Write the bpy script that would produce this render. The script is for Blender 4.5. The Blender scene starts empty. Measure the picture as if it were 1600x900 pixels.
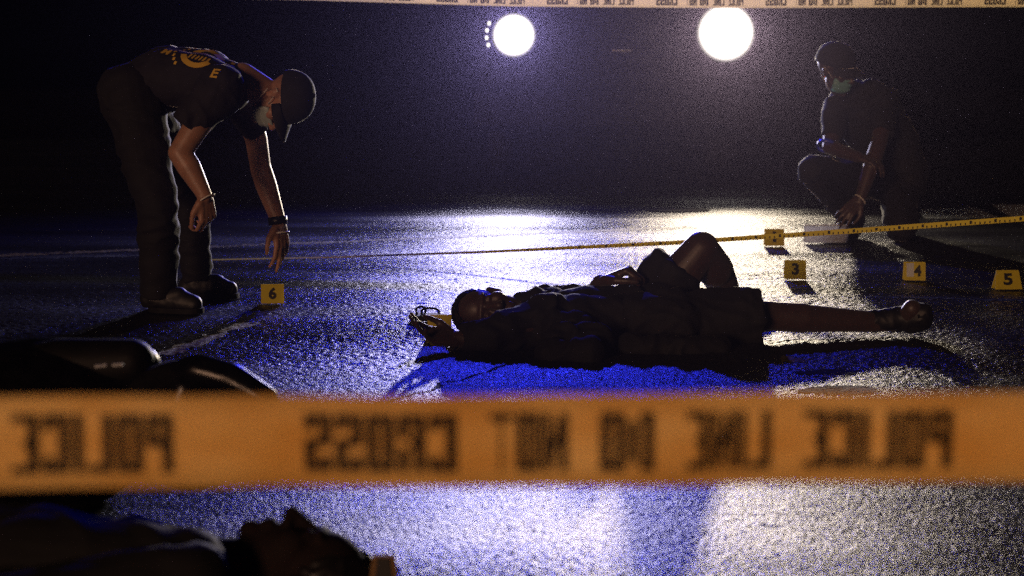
import bpy, bmesh, math, random
import numpy as np
from mathutils import Vector, Matrix, noise
from mathutils.bvhtree import BVHTree
random.seed(7)
S = bpy.context.scene
COL = S.collection

# ---------------------------------------------------------------- camera
F = 2600.0                      # focal length in pixels of the 1600 px wide photograph
H = 0.85                        # camera height
TH = math.atan(328.0 / F)       # pitch down
FW = Vector((0, math.cos(TH), -math.sin(TH))); UP = Vector((0, math.sin(TH), math.cos(TH)))
cam = bpy.data.cameras.new('camera'); co = bpy.data.objects.new('camera', cam); COL.objects.link(co)
co.location = (0, 0, H); co.rotation_euler = (math.pi / 2 - TH, 0, 0)
cam.sensor_width = 36; cam.lens = F * 36 / 1600
cam.clip_start = 0.05; cam.clip_end = 2000
cam.dof.use_dof = True; cam.dof.focus_distance = 5.9; cam.dof.aperture_fstop = 3.3; cam.dof.aperture_blades = 9
S.camera = co

# ---------------------------------------------------------------- night sky, faint warm street glow from behind the camera
w = bpy.data.worlds.new('World'); S.world = w; w.use_nodes = True
nt = w.node_tree; bg = nt.nodes['Background']
sky = nt.nodes.new('ShaderNodeTexSky'); sky.sky_type = 'NISHITA'; sky.sun_disc = False
SUN_EL, SUN_AZ = math.radians(9), math.radians(205)
sky.sun_elevation = math.radians(-4); sky.sun_rotation = SUN_AZ
nt.links.new(sky.outputs[0], bg.inputs[0]); bg.inputs[1].default_value = 0.06; w.cycles.sampling_method = 'NONE'
sun = bpy.data.lights.new('sun', 'SUN'); sun.energy = 0.75; sun.angle = math.radians(12); sun.color = (1.0, 0.56, 0.34)
so = bpy.data.objects.new('sun', sun); COL.objects.link(so)
sd = Vector((math.sin(SUN_AZ) * math.cos(SUN_EL), math.cos(SUN_AZ) * math.cos(SUN_EL), math.sin(SUN_EL)))
so.rotation_euler = (-sd).to_track_quat('-Z', 'Y').to_euler()
S.view_settings.view_transform = 'Standard'; S.view_settings.look = 'None'
S.view_settings.exposure = 0; S.view_settings.gamma = 1
S.cycles.use_denoising = False
S.cycles.max_bounces = 6; S.cycles.volume_bounces = 0; S.cycles.sample_clamp_indirect = 1; S.cycles.sample_clamp_direct = 8; S.cycles.use_light_tree = False
S.cycles.caustics_reflective = False; S.cycles.caustics_refractive = False

# lamp strengths (lamps themselves are built with the truck)
WARM_A, WARM_B, BLUE = 1700, 2200, 620
HAZE = 0.00038

# ---------------------------------------------------------------- helpers
def W(px, py, d):
    v = FW + Vector((1, 0, 0)) * ((px - 800) / F) + UP * ((450 - py) / F)
    return Vector((0, 0, H)) + v * (d / v.y)
def G(px, py):
    v = FW + Vector((1, 0, 0)) * ((px - 800) / F) + UP * ((450 - py) / F)
    return Vector((0, 0, H)) + v * (-H / v.z)

def link(o, parent=None):
    COL.objects.link(o)
    if parent:
        o.parent = parent
        o.matrix_parent_inverse = Matrix.Translation(-parent.location)
    return o
def mobj(name, me, mat, parent=None):
    o = bpy.data.objects.new(name, me)
    if mat: 
        me.materials.clear(); me.materials.append(mat)
    return link(o, parent)
def tag(o, label=None, cat=None, group=None, kind=None):
    if label: o['label'] = label
    if cat: o['category'] = cat
    if group: o['group'] = group
    if kind: o['kind'] = kind
    return o
def empty(name, loc, label=None, cat=None, group=None):
    o = bpy.data.objects.new(name, None); o.location = loc; COL.objects.link(o)
    o.empty_display_size = .05
    return tag(o, label, cat, group)
def from_bm(name, bm, mat, parent=None, smooth=False):
    me = bpy.data.meshes.new(name); bmesh.ops.recalc_face_normals(bm, faces=bm.faces[:])
    bm.to_mesh(me); bm.free()
    if smooth:
        for p in me.polygons: p.use_smooth = True
    return mobj(name, me, mat, parent)
def box(bm, a, b, bevel=0.0, M=None):
    a = Vector(a); b = Vector(b)
    r = bmesh.ops.create_cube(bm, size=1)
    vs = r['verts']
    c = (a + b) / 2; s = b - a
    for v in vs: v.co = Vector((v.co.x * s.x + c.x, v.co.y * s.y + c.y, v.co.z * s.z + c.z))
    if bevel:
        es = list({e for v in vs for e in v.link_edges})
        r = bmesh.ops.bevel(bm, geom=es, offset=bevel, segments=2, affect='EDGES', profile=.5)
        vs = list({v for f in r['faces'] for v in f.verts} | {v for v in vs if v.is_valid})
    if M:
        for v in vs: v.co = M @ v.co
    return vs
def tube(bm, pts, r, n=8, closed=False, taper=None):
    pts = [Vector(p) for p in pts]; rings = []
    m = len(pts)
    for i, p in enumerate(pts):
        if closed: t = pts[(i + 1) % m] - pts[i - 1]
        else: t = pts[min(i + 1, m - 1)] - pts[max(i - 1, 0)]
        t.normalize()
        a = t.orthogonal().normalized() if i == 0 else (rings_n - t * rings_n.dot(t)).normalized()
        rings_n = a; b = t.cross(a)
        rr = r if taper is None else taper[i]
        rings.append([bm.verts.new(p + a * math.cos(q) * rr + b * math.sin(q) * rr) for q in [2 * math.pi * k / n for k in range(n)]])
    for i in range(m if closed else m - 1):
        A, B = rings[i], rings[(i + 1) % m]
        for k in range(n): bm.faces.new((A[k], A[(k + 1) % n], B[(k + 1) % n], B[k]))
    if not closed:
        bm.faces.new(rings[0][::-1]); bm.faces.new(rings[-1])
def cyl(bm, p0, r0, p1, r1, n=24):
    tube(bm, [p0, p1], r0, n, taper=[r0, r1])
def rotm(zaxis, yaxis):                     # columns x,y,z, z = up, y = front
    z = Vector(zaxis).normalized(); y = Vector(yaxis); y = (y - z * y.dot(z)).normalized(); x = y.cross(z)
    return Matrix((x, y, z)).transposed()

_ico = {}
def ico(sub):
    if sub not in _ico:
        bm = bmesh.new(); bmesh.ops.create_icosphere(bm, subdivisions=sub, radius=1)
        bm.verts.ensure_lookup_table()
        _ico[sub] = ([v.co.copy() for v in bm.verts], [[v.index for v in f.verts] for f in bm.faces]); bm.free()
    return _ico[sub]
def prim_C(p0, r0, p1, r1): return ('C', Vector(p0), r0, Vector(p1), r1)
def prim_K(p0, r0, p1, r1): return ('K', Vector(p0), r0, Vector(p1), r1)
def prim_E(c, r, M=None): return ('E', Vector(c), Vector(r), M or Matrix.Identity(3))
C_, K_, E_ = prim_C, prim_K, prim_E
def add_prim(bm, p):
    if p[0] == 'E':
        vs, fs = ico(3)
        new = [bm.verts.new(p[1] + p[3] @ Vector((v.x * p[2].x, v.y * p[2].y, v.z * p[2].z))) for v in vs]
        for f in fs: bm.faces.new([new[i] for i in f])
    elif p[0] == 'C':
        n = 20; k = 6
        t = (p[3] - p[1]); L = t.length; t.normalize()
        pts, rad = [], []
        for i in range(k + 1):
            a = math.pi / 2 * i / k; pts.append(p[1] - t * p[2] * math.cos(a)); rad.append(max(1e-4, p[2] * math.sin(a)))
        for i in range(k + 1):
            a = math.pi / 2 * i / k; pts.append(p[3] + t * p[4] * math.sin(a)); rad.append(max(1e-4, p[4] * math.cos(a)))
        pts2, rad2 = [pts[0]], [rad[0]]
        for q, r in zip(pts[1:], rad[1:]):
            if (q - pts2[-1]).dot(t) > 1e-4: pts2.append(q); rad2.append(r)
        tube(bm, pts2, 1, n, taper=rad2)
    else:
        tube(bm, [p[1], p[3]], 1, 24, taper=[p[2], p[4]])
def blob(name, prims, mat, parent, voxel=.006, smooth=8, wrinkle=0.0, wfreq=9.0, waxis=None, cut=None):
    """one continuous closed skin over overlapping tapered volumes"""
    bm = bmesh.new()
    for p in prims: add_prim(bm, p)
    bmesh.ops.recalc_face_normals(bm, faces=bm.faces[:])
    me = bpy.data.meshes.new('tmp'); bm.to_mesh(me); bm.free()
    t = bpy.data.objects.new('tmp', me); COL.objects.link(t)
    m = t.modifiers.new('r', 'REMESH'); m.mode = 'VOXEL'; m.voxel_size = voxel; m.use_smooth_shade = True
    if smooth:
        s = t.modifiers.new('s', 'SMOOTH'); s.factor = .5; s.iterations = smooth
    dg = bpy.context.evaluated_depsgraph_get(); dg.update()
    out = bpy.data.meshes.new_from_object(t.evaluated_get(dg))
    bpy.data.objects.remove(t); bpy.data.meshes.remove(me)
    out.name = name
    if wrinkle:
        sc = waxis or Vector((1, 1, 1))
        ns = [v.normal.copy() for v in out.vertices]
        for v, nn in zip(out.vertices, ns):
            q = Vector((v.co.x * sc.x, v.co.y * sc.y, v.co.z * sc.z)) * wfreq
            q2 = q + noise.noise_vector(q * .6) * .9
            f = 1 - abs(noise.noise(q2)) * 2
            g = noise.noise(q2 * 2.3 + Vector((9, 3, 1)))
            v.co += nn * wrinkle * (f * .8 + g * .45 - .3)
    if cut:                                     # drop what lies past a plane (kept where cut(co) is True)
        b2 = bmesh.new(); b2.from_mesh(out)
        bmesh.ops.delete(b2, geom=[v for v in b2.verts if not cut(v.co)], context='VERTS')
        b2.to_mesh(out); b2.free()
    for p in out.polygons: p.use_smooth = True
    return mobj(name, out, mat, parent)

# ---------------------------------------------------------------- materials
def mat(name, color, rough=.6, **kw):
    m = bpy.data.materials.new(name); m.use_nodes = True
    b = m.node_tree.nodes['Principled BSDF']
    b.inputs['Base Color'].default_value = (*color, 1); b.inputs['Roughness'].default_value = rough
    for k, v in kw.items():
        b.inputs[k.replace('_', ' ')].default_value = v if not isinstance(v, tuple) else (*v, 1)
    return m
def N(m, t, **kw):
    n = m.node_tree.nodes.new(t)
    for k, v in kw.items(): setattr(n, k, v)
    return n
def L(m, a, b): m.node_tree.links.new(a, b)
def bsdf(m): return m.node_tree.nodes['Principled BSDF']
def vary(m, c1, c2, scale, detail=4, bump=0, bscale=None, bdist=.002):
    """colour broken up by noise, and fine relief"""
    tc = N(m, 'ShaderNodeTexCoord')
    n = N(m, 'ShaderNodeTexNoise'); n.inputs['Scale'].default_value = scale; n.inputs['Detail'].default_value = detail
    r = N(m, 'ShaderNodeValToRGB'); r.color_ramp.elements[0].position = .35; r.color_ramp.elements[1].position = .65
    r.color_ramp.elements[0].color = (*c1, 1); r.color_ramp.elements[1].color = (*c2, 1)
    L(m, tc.outputs['Object'], n.inputs['Vector']); L(m, n.outputs[0], r.inputs[0]); L(m, r.outputs[0], bsdf(m).inputs['Base Color'])
    if bump:
        n2 = N(m, 'ShaderNodeTexNoise'); n2.inputs['Scale'].default_value = bscale or scale * 4; n2.inputs['Detail'].default_value = 3
        bp = N(m, 'ShaderNodeBump'); bp.inputs['Strength'].default_value = bump; bp.inputs['Distance'].default_value = bdist
        L(m, tc.outputs['Object'], n2.inputs['Vector']); L(m, n2.outputs[0], bp.inputs['Height']); L(m, bp.outputs[0], bsdf(m).inputs['Normal'])
    return m
def emit(name, color, strength):
    m = mat(name, (0.02, 0.02, 0.02), .3)
    m.cycles.emission_sampling = 'NONE'
    bsdf(m).inputs['Emission Color'].default_value = (*color, 1); bsdf(m).inputs['Emission Strength'].default_value = strength
    return m
def lens_mat(name, color, strength, c, R):
    """lit glass: hottest over the bulb, dimmer out over the reflector bowl"""
    m = emit(name, color, strength); g = N(m, 'ShaderNodeNewGeometry'); d = N(m, 'ShaderNodeVectorMath', operation='DISTANCE'); d.inputs[1].default_value = c
    L(m, g.outputs['Position'], d.inputs[0]); mr = N(m, 'ShaderNodeMapRange', interpolation_type='SMOOTHERSTEP')
    mr.inputs[1].default_value = R * .55; mr.inputs[2].default_value = R * 1.02; mr.inputs[3].default_value = strength; mr.inputs[4].default_value = .03
    L(m, d.outputs['Value'], mr.inputs[0]); L(m, mr.outputs[0], bsdf(m).inputs['Emission Strength']); return m
def film(name, color, trans=.5):
    """thin plastic film that lets light through"""
    m = mat(name, color, .4)
    t = N(m, 'ShaderNodeBsdfTranslucent'); t.inputs[0].default_value = (*color, 1)
    x = N(m, 'ShaderNodeMixShader'); x.inputs[0].default_value = trans
    L(m, bsdf(m).outputs[0], x.inputs[1]); L(m, t.outputs[0], x.inputs[2])
    L(m, x.outputs[0], m.node_tree.nodes['Material Output'].inputs['Surface'])
    return m

def grain(m, strength=.8, dist=.0024):
    """coarse aggregate: stones of two sizes standing proud of the binder"""
    b = bsdf(m); tc = N(m, 'ShaderNodeTexCoord')
    mp = N(m, 'ShaderNodeMapping'); mp.inputs['Scale'].default_value = (1, .55, 1); L(m, tc.outputs['Object'], mp.inputs[0])
    vo = N(m, 'ShaderNodeTexVoronoi', feature='F1'); vo.inputs['Scale'].default_value = 240; vo.inputs['Randomness'].default_value = 1
    vn = N(m, 'ShaderNodeTexNoise'); vn.inputs['Scale'].default_value = 180; vn.inputs['Detail'].default_value = 3; vn.inputs['Roughness'].default_value = .7
    for n in (vo, vn): L(m, mp.outputs[0], n.inputs['Vector'])
    a = N(m, 'ShaderNodeMath', operation='MULTIPLY_ADD'); L(m, vo.outputs['Distance'], a.inputs[0]); a.inputs[1].default_value = -.7
    L(m, vn.outputs[0], a.inputs[2])
    bp = N(m, 'ShaderNodeBump'); bp.inputs['Strength'].default_value = strength; bp.inputs['Distance'].default_value = dist
    L(m, a.outputs[0], bp.inputs['Height']); L(m, bp.outputs[0], b.inputs['Normal'])
    return tc, vo, vn
def asphalt():
    m = mat('asphalt', (.045, .045, .048), .3); b = bsdf(m)
    tc, vo, vn = grain(m)
    big = N(m, 'ShaderNodeTexNoise'); big.inputs['Scale'].default_value = .9; big.inputs['Detail'].default_value = 5
    mp = N(m, 'ShaderNodeMapping'); mp.inputs['Scale'].default_value = (.55, 1.7, 1)
    L(m, tc.outputs['Object'], mp.inputs[0]); L(m, mp.outputs[0], big.inputs['Vector'])
    # wet patches are smoother than the drier road between them
    r = N(m, 'ShaderNodeMapRange'); r.inputs[1].default_value = .35; r.inputs[2].default_value = .65
    r.inputs[3].default_value = .16; r.inputs[4].default_value = .4
    L(m, big.outputs[0], r.inputs[0]); L(m, r.outputs[0], b.inputs['Roughness'])
    # worn streaks along the carriageway: dull dry bands between glossy wet ones
    st = N(m, 'ShaderNodeTexNoise'); st.inputs['Scale'].default_value = 1.0; st.inputs['Detail'].default_value = 6; st.inputs['Roughness'].default_value = .6
    mp2 = N(m, 'ShaderNodeMapping'); mp2.inputs['Scale'].default_value = (.8, 3.2, 1); L(m, tc.outputs['Object'], mp2.inputs[0]); L(m, mp2.outputs[0], st.inputs['Vector'])
    sp = N(m, 'ShaderNodeMapRange'); sp.inputs[1].default_value = .36; sp.inputs[2].default_value = .66; sp.inputs[3].default_value = .04; sp.inputs[4].default_value = .5
    L(m, st.outputs[0], sp.inputs[0]); L(m, sp.outputs[0], b.inputs['Specular IOR Level'])
    cr = N(m, 'ShaderNodeValToRGB'); cr.color_ramp.elements[0].color = (.012, .012, .013, 1); cr.color_ramp.elements[1].color = (.04, .039, .038, 1)
    L(m, vn.outputs[0], cr.inputs[0]); L(m, cr.outputs[0], b.inputs['Base Color'])
    return m
M_ASPH = asphalt()
M_PAINT_Y = vary(mat('yellow_road_paint', (.5, .36, .05), .6), (.06, .055, .03), (.22, .155, .03), 60, 4); grain(M_PAINT_Y); bsdf(M_PAINT_Y).inputs['Specular IOR Level'].default_value = .12
M_PAINT_W = vary(mat('white_road_paint', (.7, .7, .7), .6), (.12, .12, .12), (.6, .6, .58), 40, 4); grain(M_PAINT_W, .9)
M_SOIL = vary(mat('soil', (.03, .027, .022), .95), (.008, .007, .006), (.016, .014, .012), 6, 5, .5, 40, .02); bsdf(M_SOIL).inputs['Specular IOR Level'].default_value = 0
M_KERB = vary(mat('kerb_concrete', (.2, .2, .19), .85), (.14, .14, .13), (.24, .23, .22), 12, 5, .4, 80, .003)
M_STAIN = vary(mat('dark_stain', (.012, .010, .010), .8), (.008, .007, .007), (.02, .016, .015), 30, 4); grain(M_STAIN); bsdf(M_STAIN).inputs['Specular IOR Level'].default_value = .1
def cloth(name, c, sheen=.55):
    m = mat(name, c, .85, Sheen_Weight=sheen, Sheen_Roughness=.13)
    return vary(m, tuple(x * .8 for x in c), tuple(x * 1.2 for x in c), 30, 3, .35, 220, .002)
M_SHIRT = cloth('navy_shirt_cloth', (.009, .008, .014))
M_SHIRT2 = cloth('black_shirt_cloth', (.006, .006, .009))
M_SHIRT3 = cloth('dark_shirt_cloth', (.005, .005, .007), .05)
M_TROUS = cloth('dark_trouser_cloth', (.003, .003, .005))
M_SHORT = cloth('dark_shorts_cloth', (.005, .005, .007), .05)
M_CAP = cloth('black_cap_cloth', (.010, .010, .014), .55)
M_BOOT = vary(mat('boot_leather', (.008, .008, .009), .55), (.005, .005, .006), (.011, .011, .011), 20, 3, .3, 90, .002)
def skin(name, c):
    m = mat(name, c, .45, Subsurface_Weight=.12, Subsurface_Scale=.02, Sheen_Weight=.12)
    bsdf(m).inputs['Subsurface Radius'].default_value = (1, .35, .2)
    return vary(m, tuple(x * .88 for x in c), tuple(x * 1.1 for x in c), 25, 4, .25, 160, .0015)
M_SKIN = skin('tan_skin', (.36, .19, .125))
M_SKIN2 = skin('brown_skin', (.055, .032, .03))
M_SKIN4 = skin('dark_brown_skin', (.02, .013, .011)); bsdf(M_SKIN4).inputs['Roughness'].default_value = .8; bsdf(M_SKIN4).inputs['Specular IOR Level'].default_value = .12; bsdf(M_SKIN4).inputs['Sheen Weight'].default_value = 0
M_HAIR = mat('black_hair', (.008, .007, .007), .45)
M_MASK = film('pale_mask_cloth', (.55, .66, .64), .35)
M_MASK2 = film('teal_mask_cloth', (.26, .55, .55), .4)
M_CUFF = mat('pale_cuff', (.75, .72, .68), .4)
M_STRAPW = mat('watch_strap', (.012, .012, .014), .35)
M_PRINT = mat('orange_print', (.78, .5, .06), .6)
M_MARK = film('yellow_marker_plastic', (.72, .6, .035), .22)
M_INK = mat('black_ink', (.008, .007, .007), .6)
M_INK2 = mat('brown_black_ink', (.012, .005, .004), .7)
M_WHITE = mat('white_sticker', (.55, .58, .62), .5)
M_TAPE = film('amber_barrier_film', (.93, .66, .3), .72)
def creased(m, c1, c2):
    """handled film: cloudy, slightly dirty, finely creased"""
    tc = N(m, 'ShaderNodeTexCoord'); n = N(m, 'ShaderNodeTexNoise'); n.inputs['Scale'].default_value = 9; n.inputs['Detail'].default_value = 5
    mp = N(m, 'ShaderNodeMapping'); mp.inputs['Scale'].default_value = (1, 1, 2.5); L(m, tc.outputs['Object'], mp.inputs[0]); L(m, mp.outputs[0], n.inputs['Vector'])
    cr = N(m, 'ShaderNodeValToRGB'); cr.color_ramp.elements[0].position = .3; cr.color_ramp.elements[1].position = .7
    cr.color_ramp.elements[0].color = (*c1, 1); cr.color_ramp.elements[1].color = (*c2, 1); L(m, n.outputs[0], cr.inputs[0])
    L(m, cr.outputs[0], bsdf(m).inputs['Base Color'])
    for t in m.node_tree.nodes:
        if t.type == 'BSDF_TRANSLUCENT': L(m, cr.outputs[0], t.inputs[0])
    bp = N(m, 'ShaderNodeBump'); bp.inputs['Strength'].default_value = .6; bp.inputs['Distance'].default_value = .012
    L(m, n.outputs[0], bp.inputs['Height']); L(m, bp.outputs[0], bsdf(m).inputs['Normal'])
creased(M_TAPE, (.84, .51, .17), (.95, .65, .28))
M_TAPE2 = film('pale_barrier_film', (.82, .72, .52), .65)
M_RULE = mat('yellow_measuring_ribbon', (.82, .72, .05), .45)
M_BAG = film('frosted_evidence_plastic', (.6, .62, .66), .5)
M_RUB = vary(mat('black_rubber', (.008, .008, .008), .75, Specular_IOR_Level=.2), (.005, .005, .005), (.011, .011, .011), 40, 3, .3, 150, .001)
M_GLOSS = vary(mat('black_gloss_paint', (.004, .004, .005), .22), (.003, .003, .003), (.007, .007, .008), 30, 4, .25, 12, .004); bsdf(M_GLOSS).inputs['Specular IOR Level'].default_value = .25
M_VINYL = vary(mat('seat_vinyl', (.008, .008, .008), .6, Specular_IOR_Level=.2), (.005, .005, .005), (.009, .009, .009), 20, 3, .3, 150, .001)
M_STEEL = mat('brushed_steel', (.5, .5, .5), .28, Metallic=1.0)
M_TRUCK = vary(mat('dark_truck_paint', (.015, .015, .02), .4), (.0012, .0012, .002), (.0025, .0025, .0035), 4); bsdf(M_TRUCK).inputs['Specular IOR Level'].default_value = .08
M_GLASS = mat('dark_windscreen', (.005, .005, .007), .08)
M_GLINT = emit('running_light_glow', (1, .93, .85), 2.5)
M_BEACON = emit('lit_blue_beacon', (.03, .05, 1), 4)

# ---------------------------------------------------------------- ground and road
bm = bmesh.new()
v = [bm.verts.new(p) for p in ((-140, -140, -.12), (140, -140, -.12), (140, 140, -.12), (-140, 140, -.12))]; bm.faces.new(v)
tag(from_bm('ground', bm, M_SOIL), kind='structure')
EDGE0, EDGE1 = 14.0, 14.6                          # far road edge at x=-30 and x=+30
bm = bmesh.new()
v = [bm.verts.new(p) for p in ((-60, -8, -.014), (60, -8, -.014), (60, 24, -.014), (-60, 24, -.014))]; bm.faces.new(v)
road = tag(from_bm('road', bm, M_ASPH), kind='structure')
# the worn surface course: every stone of the aggregate is real relief, 0 to 8 mm below the crown of the road
def lattice(x, y, cell, seed):
    u, v = x / cell, y / cell; i, j = np.floor(u).astype(np.int64), np.floor(v).astype(np.int64); fu, fv = u - i, v - j
    fu = fu * fu * (3 - 2 * fu); fv = fv * fv * (3 - 2 * fv)
    def h(a, b):
        n = (a * 73856093) ^ (b * 19349663) ^ (seed * 83492791); n = (n ^ (n >> 13)) * 1274126177; n = n & 0x7fffffff
        n = (n ^ (n >> 15)) * 2246822519 & 0x7fffffff
        return (n % 65536) / 65535.0
    return (h(i, j) * (1 - fu) + h(i + 1, j) * fu) * (1 - fv) + (h(i, j + 1) * (1 - fu) + h(i + 1, j + 1) * fu) * fv
NX, NY = 640, 1000
_d = 2.6 * (10.2 / 2.6) ** (np.arange(NY) / (NY - 1)); _u = np.linspace(-.37, .37, NX)
GY = np.repeat(_d, NX); GX = (_d[:, None] * _u[None, :]).ravel()
_h = .6 * lattice(GX, GY, .0048, 1) + .4 * lattice(GX + 3.3, GY, .0034, 2)
_far = np.clip((GY - 3.4) / 1.6, 0, 1)                                   # a coarser course begins a few metres out
_h = _h * (1 - .8 * _far) + .8 * _far * (.75 * lattice(GX + 7.7, GY, .0105, 5) + .25 * lattice(GX, GY + 1.1, .008, 6))
_b = lattice(GX, GY, .35, 3) * .6 + lattice(GX, GY, .12, 4) * .4          # polished and ravelled areas
GZ = -(.0038 + .0056 * _far) * (1 - _h ** 1.4) * (.45 + .55 * _b) - .0004
GV = np.stack([GX, GY, GZ], 1)
_q = (np.arange(NY - 1)[:, None] * NX + np.arange(NX - 1)[None, :]).ravel()
GF = np.stack([_q, _q + 1, _q + NX + 1, _q + NX], 1)
def grid_mesh(name, verts, faces):
    me = bpy.data.meshes.new(name); n, k = len(verts), len(faces)
    me.vertices.add(n); me.vertices.foreach_set('co', verts.astype(np.float32).ravel())
    me.loops.add(k * 4); me.loops.foreach_set('vertex_index', faces.astype(np.int32).ravel())
    me.polygons.add(k); me.polygons.foreach_set('loop_start', np.arange(0, k * 4, 4, dtype=np.int32)); me.polygons.foreach_set('loop_total', np.full(k, 4, dtype=np.int32))
    me.update(calc_edges=True); me.validate(); return me
tag(mobj('road_surface', grid_mesh('road_surface', GV, GF), M_ASPH), kind='structure')

def patch(name, pts, m, z, wear=.35, kind='structure', seed=0):
    """paint or a stain: it follows the relief of the stones it lies on and is worn through in places"""
    P = np.array([(p[0], p[1]) for p in pts])
    if P[:, 1].max() > 10:
        bm = bmesh.new(); f = bm.faces.new([bm.verts.new((p[0], p[1], -.006)) for p in pts]); return tag(from_bm(name, bm, m), kind=kind)
    cx_, cy_ = GX[GF[:, 0]], GY[GF[:, 0]]
    wob = (lattice(cx_, cy_, .06, 30 + seed) - .5) * .05; x, y = cx_ + wob, cy_ + (lattice(cx_, cy_, .07, 60 + seed) - .5) * .06
    ins = np.zeros(len(x), bool); k = len(P)
    for i in range(k):
        (x1, y1), (x2, y2) = P[i], P[(i + 1) % k]
        if abs(y2 - y1) > 1e-9: ins ^= ((y1 > y) != (y2 > y)) & (x < (x2 - x1) * (y - y1) / (y2 - y1) + x1)
    ins &= (.5 * lattice(cx_, cy_, .02, 7) + .5 * lattice(cx_, cy_, .15, 8)) > wear
    F_ = GF[ins]; used, inv = np.unique(F_.ravel(), return_inverse=True); V = GV[used].copy(); V[:, 2] += .0012
    return tag(mobj(name, grid_mesh(name, V, inv.reshape(-1, 4)), m), kind=kind)
def band(name, a, b, wid, m, z, seed=0):
    a, b = Vector((a.x, a.y, 0)), Vector((b.x, b.y, 0)); t = (b - a).normalized(); n = Vector((-t.y, t.x, 0)) * wid / 2
    return patch(name, [a - n, b - n, b + n, a + n], m, z, .3, seed=seed)
# road markings
A, B = G(150, 392), G(1080, 354)
band('painted_line', A - (B - A) * 1.2, B, .1, M_PAINT_Y, .004, 3)
band('painted_line', G(250, 552), G(388, 503), .06, M_PAINT_Y, .004, 5)
patch('painted_stripe', [G(1548, 318), G(1640, 318), G(1720, 350), G(1600, 350)], M_PAINT_W, .004, .3, seed=8)
patch('painted_stripe', [G(1430, 326), G(1520, 322), G(1560, 338), G(1450, 344)], M_PAINT_W, .004, .3, seed=9)
patch('painted_patch', [G(1228, 554), G(1268, 556), G(1262, 564), G(1225, 562)], M_PAINT_Y, .004, .2, seed=2)
band('dark_band', G(1340, 462), G(1660, 470), .05, M_STAIN, .004, 11)  # thin darker band laid over the asphalt
band('dark_band', G(-60, 404), G(215, 398), .07, M_STAIN, .004, 12)
band('dark_band', G(560, 640), G(1000, 505), .012, M_STAIN, .004, 14)
def ell(px, py, rx, ry, n=22): return [G(px + rx * math.cos(2 * math.pi * i / n), py + ry * math.sin(2 * math.pi * i / n)) for i in range(n)]
for i, (px, py, rx, ry) in enumerate([(1295, 580, 46, 6), (1300, 607, 60, 6), (1060, 326, 50, 3)]):
    patch('dark_stain', ell(px, py, rx, ry), M_STAIN, .004, .12, seed=20 + i)

# ---------------------------------------------------------------- emergency truck with lit headlights
TY = 13.7
LA, LB = W(803, 55, TY), W(1134, 51, TY)
cx = (LA.x + LB.x) / 2
truck = empty('emergency_truck', (cx, TY + 3, 0), 'dark emergency truck facing the road with two glaring white headlights', 'truck')
bm = bmesh.new()
prof = [(TY + .1, .55), (TY + .1, 1.55), (TY + .35, 2.9), (TY + .6, 3.05), (TY + 2.3, 3.05), (TY + 2.3, .55)]
for sx in (-1.15, 1.15):
    vs = [bm.verts.new((cx + sx, y, z)) for y, z in prof]; bm.faces.new(vs)
bm.verts.ensure_lookup_table()
for i in range(6): bm.faces.new((bm.verts[i], bm.verts[(i + 1) % 6], bm.verts[6 + (i + 1) % 6], bm.verts[6 + i]))
bmesh.ops.bevel(bm, geom=bm.edges[:], offset=.05, segments=2, affect='EDGES')
from_bm('cab', bm, M_TRUCK, truck)
bm = bmesh.new(); box(bm, (cx - 1.2, TY + 2.5, .7), (cx + 1.2, TY + 7, 3.0), .04); from_bm('rear_body', bm, M_TRUCK, truck)
bm = bmesh.new(); box(bm, (cx - .4, TY + 1.9, .5), (cx + .4, TY + 6.8, .72), .02); from_bm('chassis', bm, M_TRUCK, truck)
bm = bmesh.new()
vs = [bm.verts.new(p) for p in ((cx - 1.0, TY + .1, 1.7), (cx + 1.0, TY + .1, 1.7), (cx + .95, TY + .31, 2.78), (cx - .95, TY + .31, 2.78))]
r = bmesh.ops.extrude_face_region(bm, geom=[bm.faces.new(vs)])
for g in r['geom']:
    if isinstance(g, bmesh.types.BMVert): g.co.y -= .02
from_bm('windscreen', bm, M_GLASS, truck)
bm = bmesh.new(); box(bm, (cx - 1.2, TY - .1, .42), (cx + 1.2, TY + .08, .78), .05); from_bm('bumper', bm, M_TRUCK, truck)
bm = bmesh.new(); box(bm, (cx - .55, TY + .03, .86), (cx + .55, TY + .09, 1.42), .015); gr = from_bm('grille', bm, M_TRUCK, truck)
for k in range(5):
    bm = bmesh.new(); z = .93 + k * .1; box(bm, (cx - .5, TY, z), (cx + .5, TY + .028, z + .035), .008)
    from_bm('slat', bm, M_TRUCK, gr)
bm = bmesh.new(); box(bm, (cx - .06, TY - .03, 1.06), (cx + .1, TY - .005, 1.085), .006); from_bm('badge', bm, M_STEEL, truck)
for k in range(3):
    bm = bmesh.new(); add_prim(bm, E_(W(952 + k * 10, 21 - k * .3, TY + .08), (.009, .006, .006))); from_bm('marker_light', bm, M_STEEL, truck, True)
for sx in (-.95, .95):
    for yy in (TY + 1.0, TY + 5.6):
        bm = bmesh.new(); pts = [(cx + sx, yy + .37 * math.cos(a), .37 + .0 + .37 * math.sin(a)) for a in [2 * math.pi * k / 28 for k in range(28)]]
        tube(bm, pts, .13, 10, closed=True); wh = from_bm('wheel', bm, M_RUB, truck, True)
        bm = bmesh.new(); cyl(bm, (cx + sx - .08, yy, .37), .27, (cx + sx + .08, yy, .37), .27); from_bm('rim', bm, M_STEEL, wh)
        wh.location.z += .13
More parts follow.
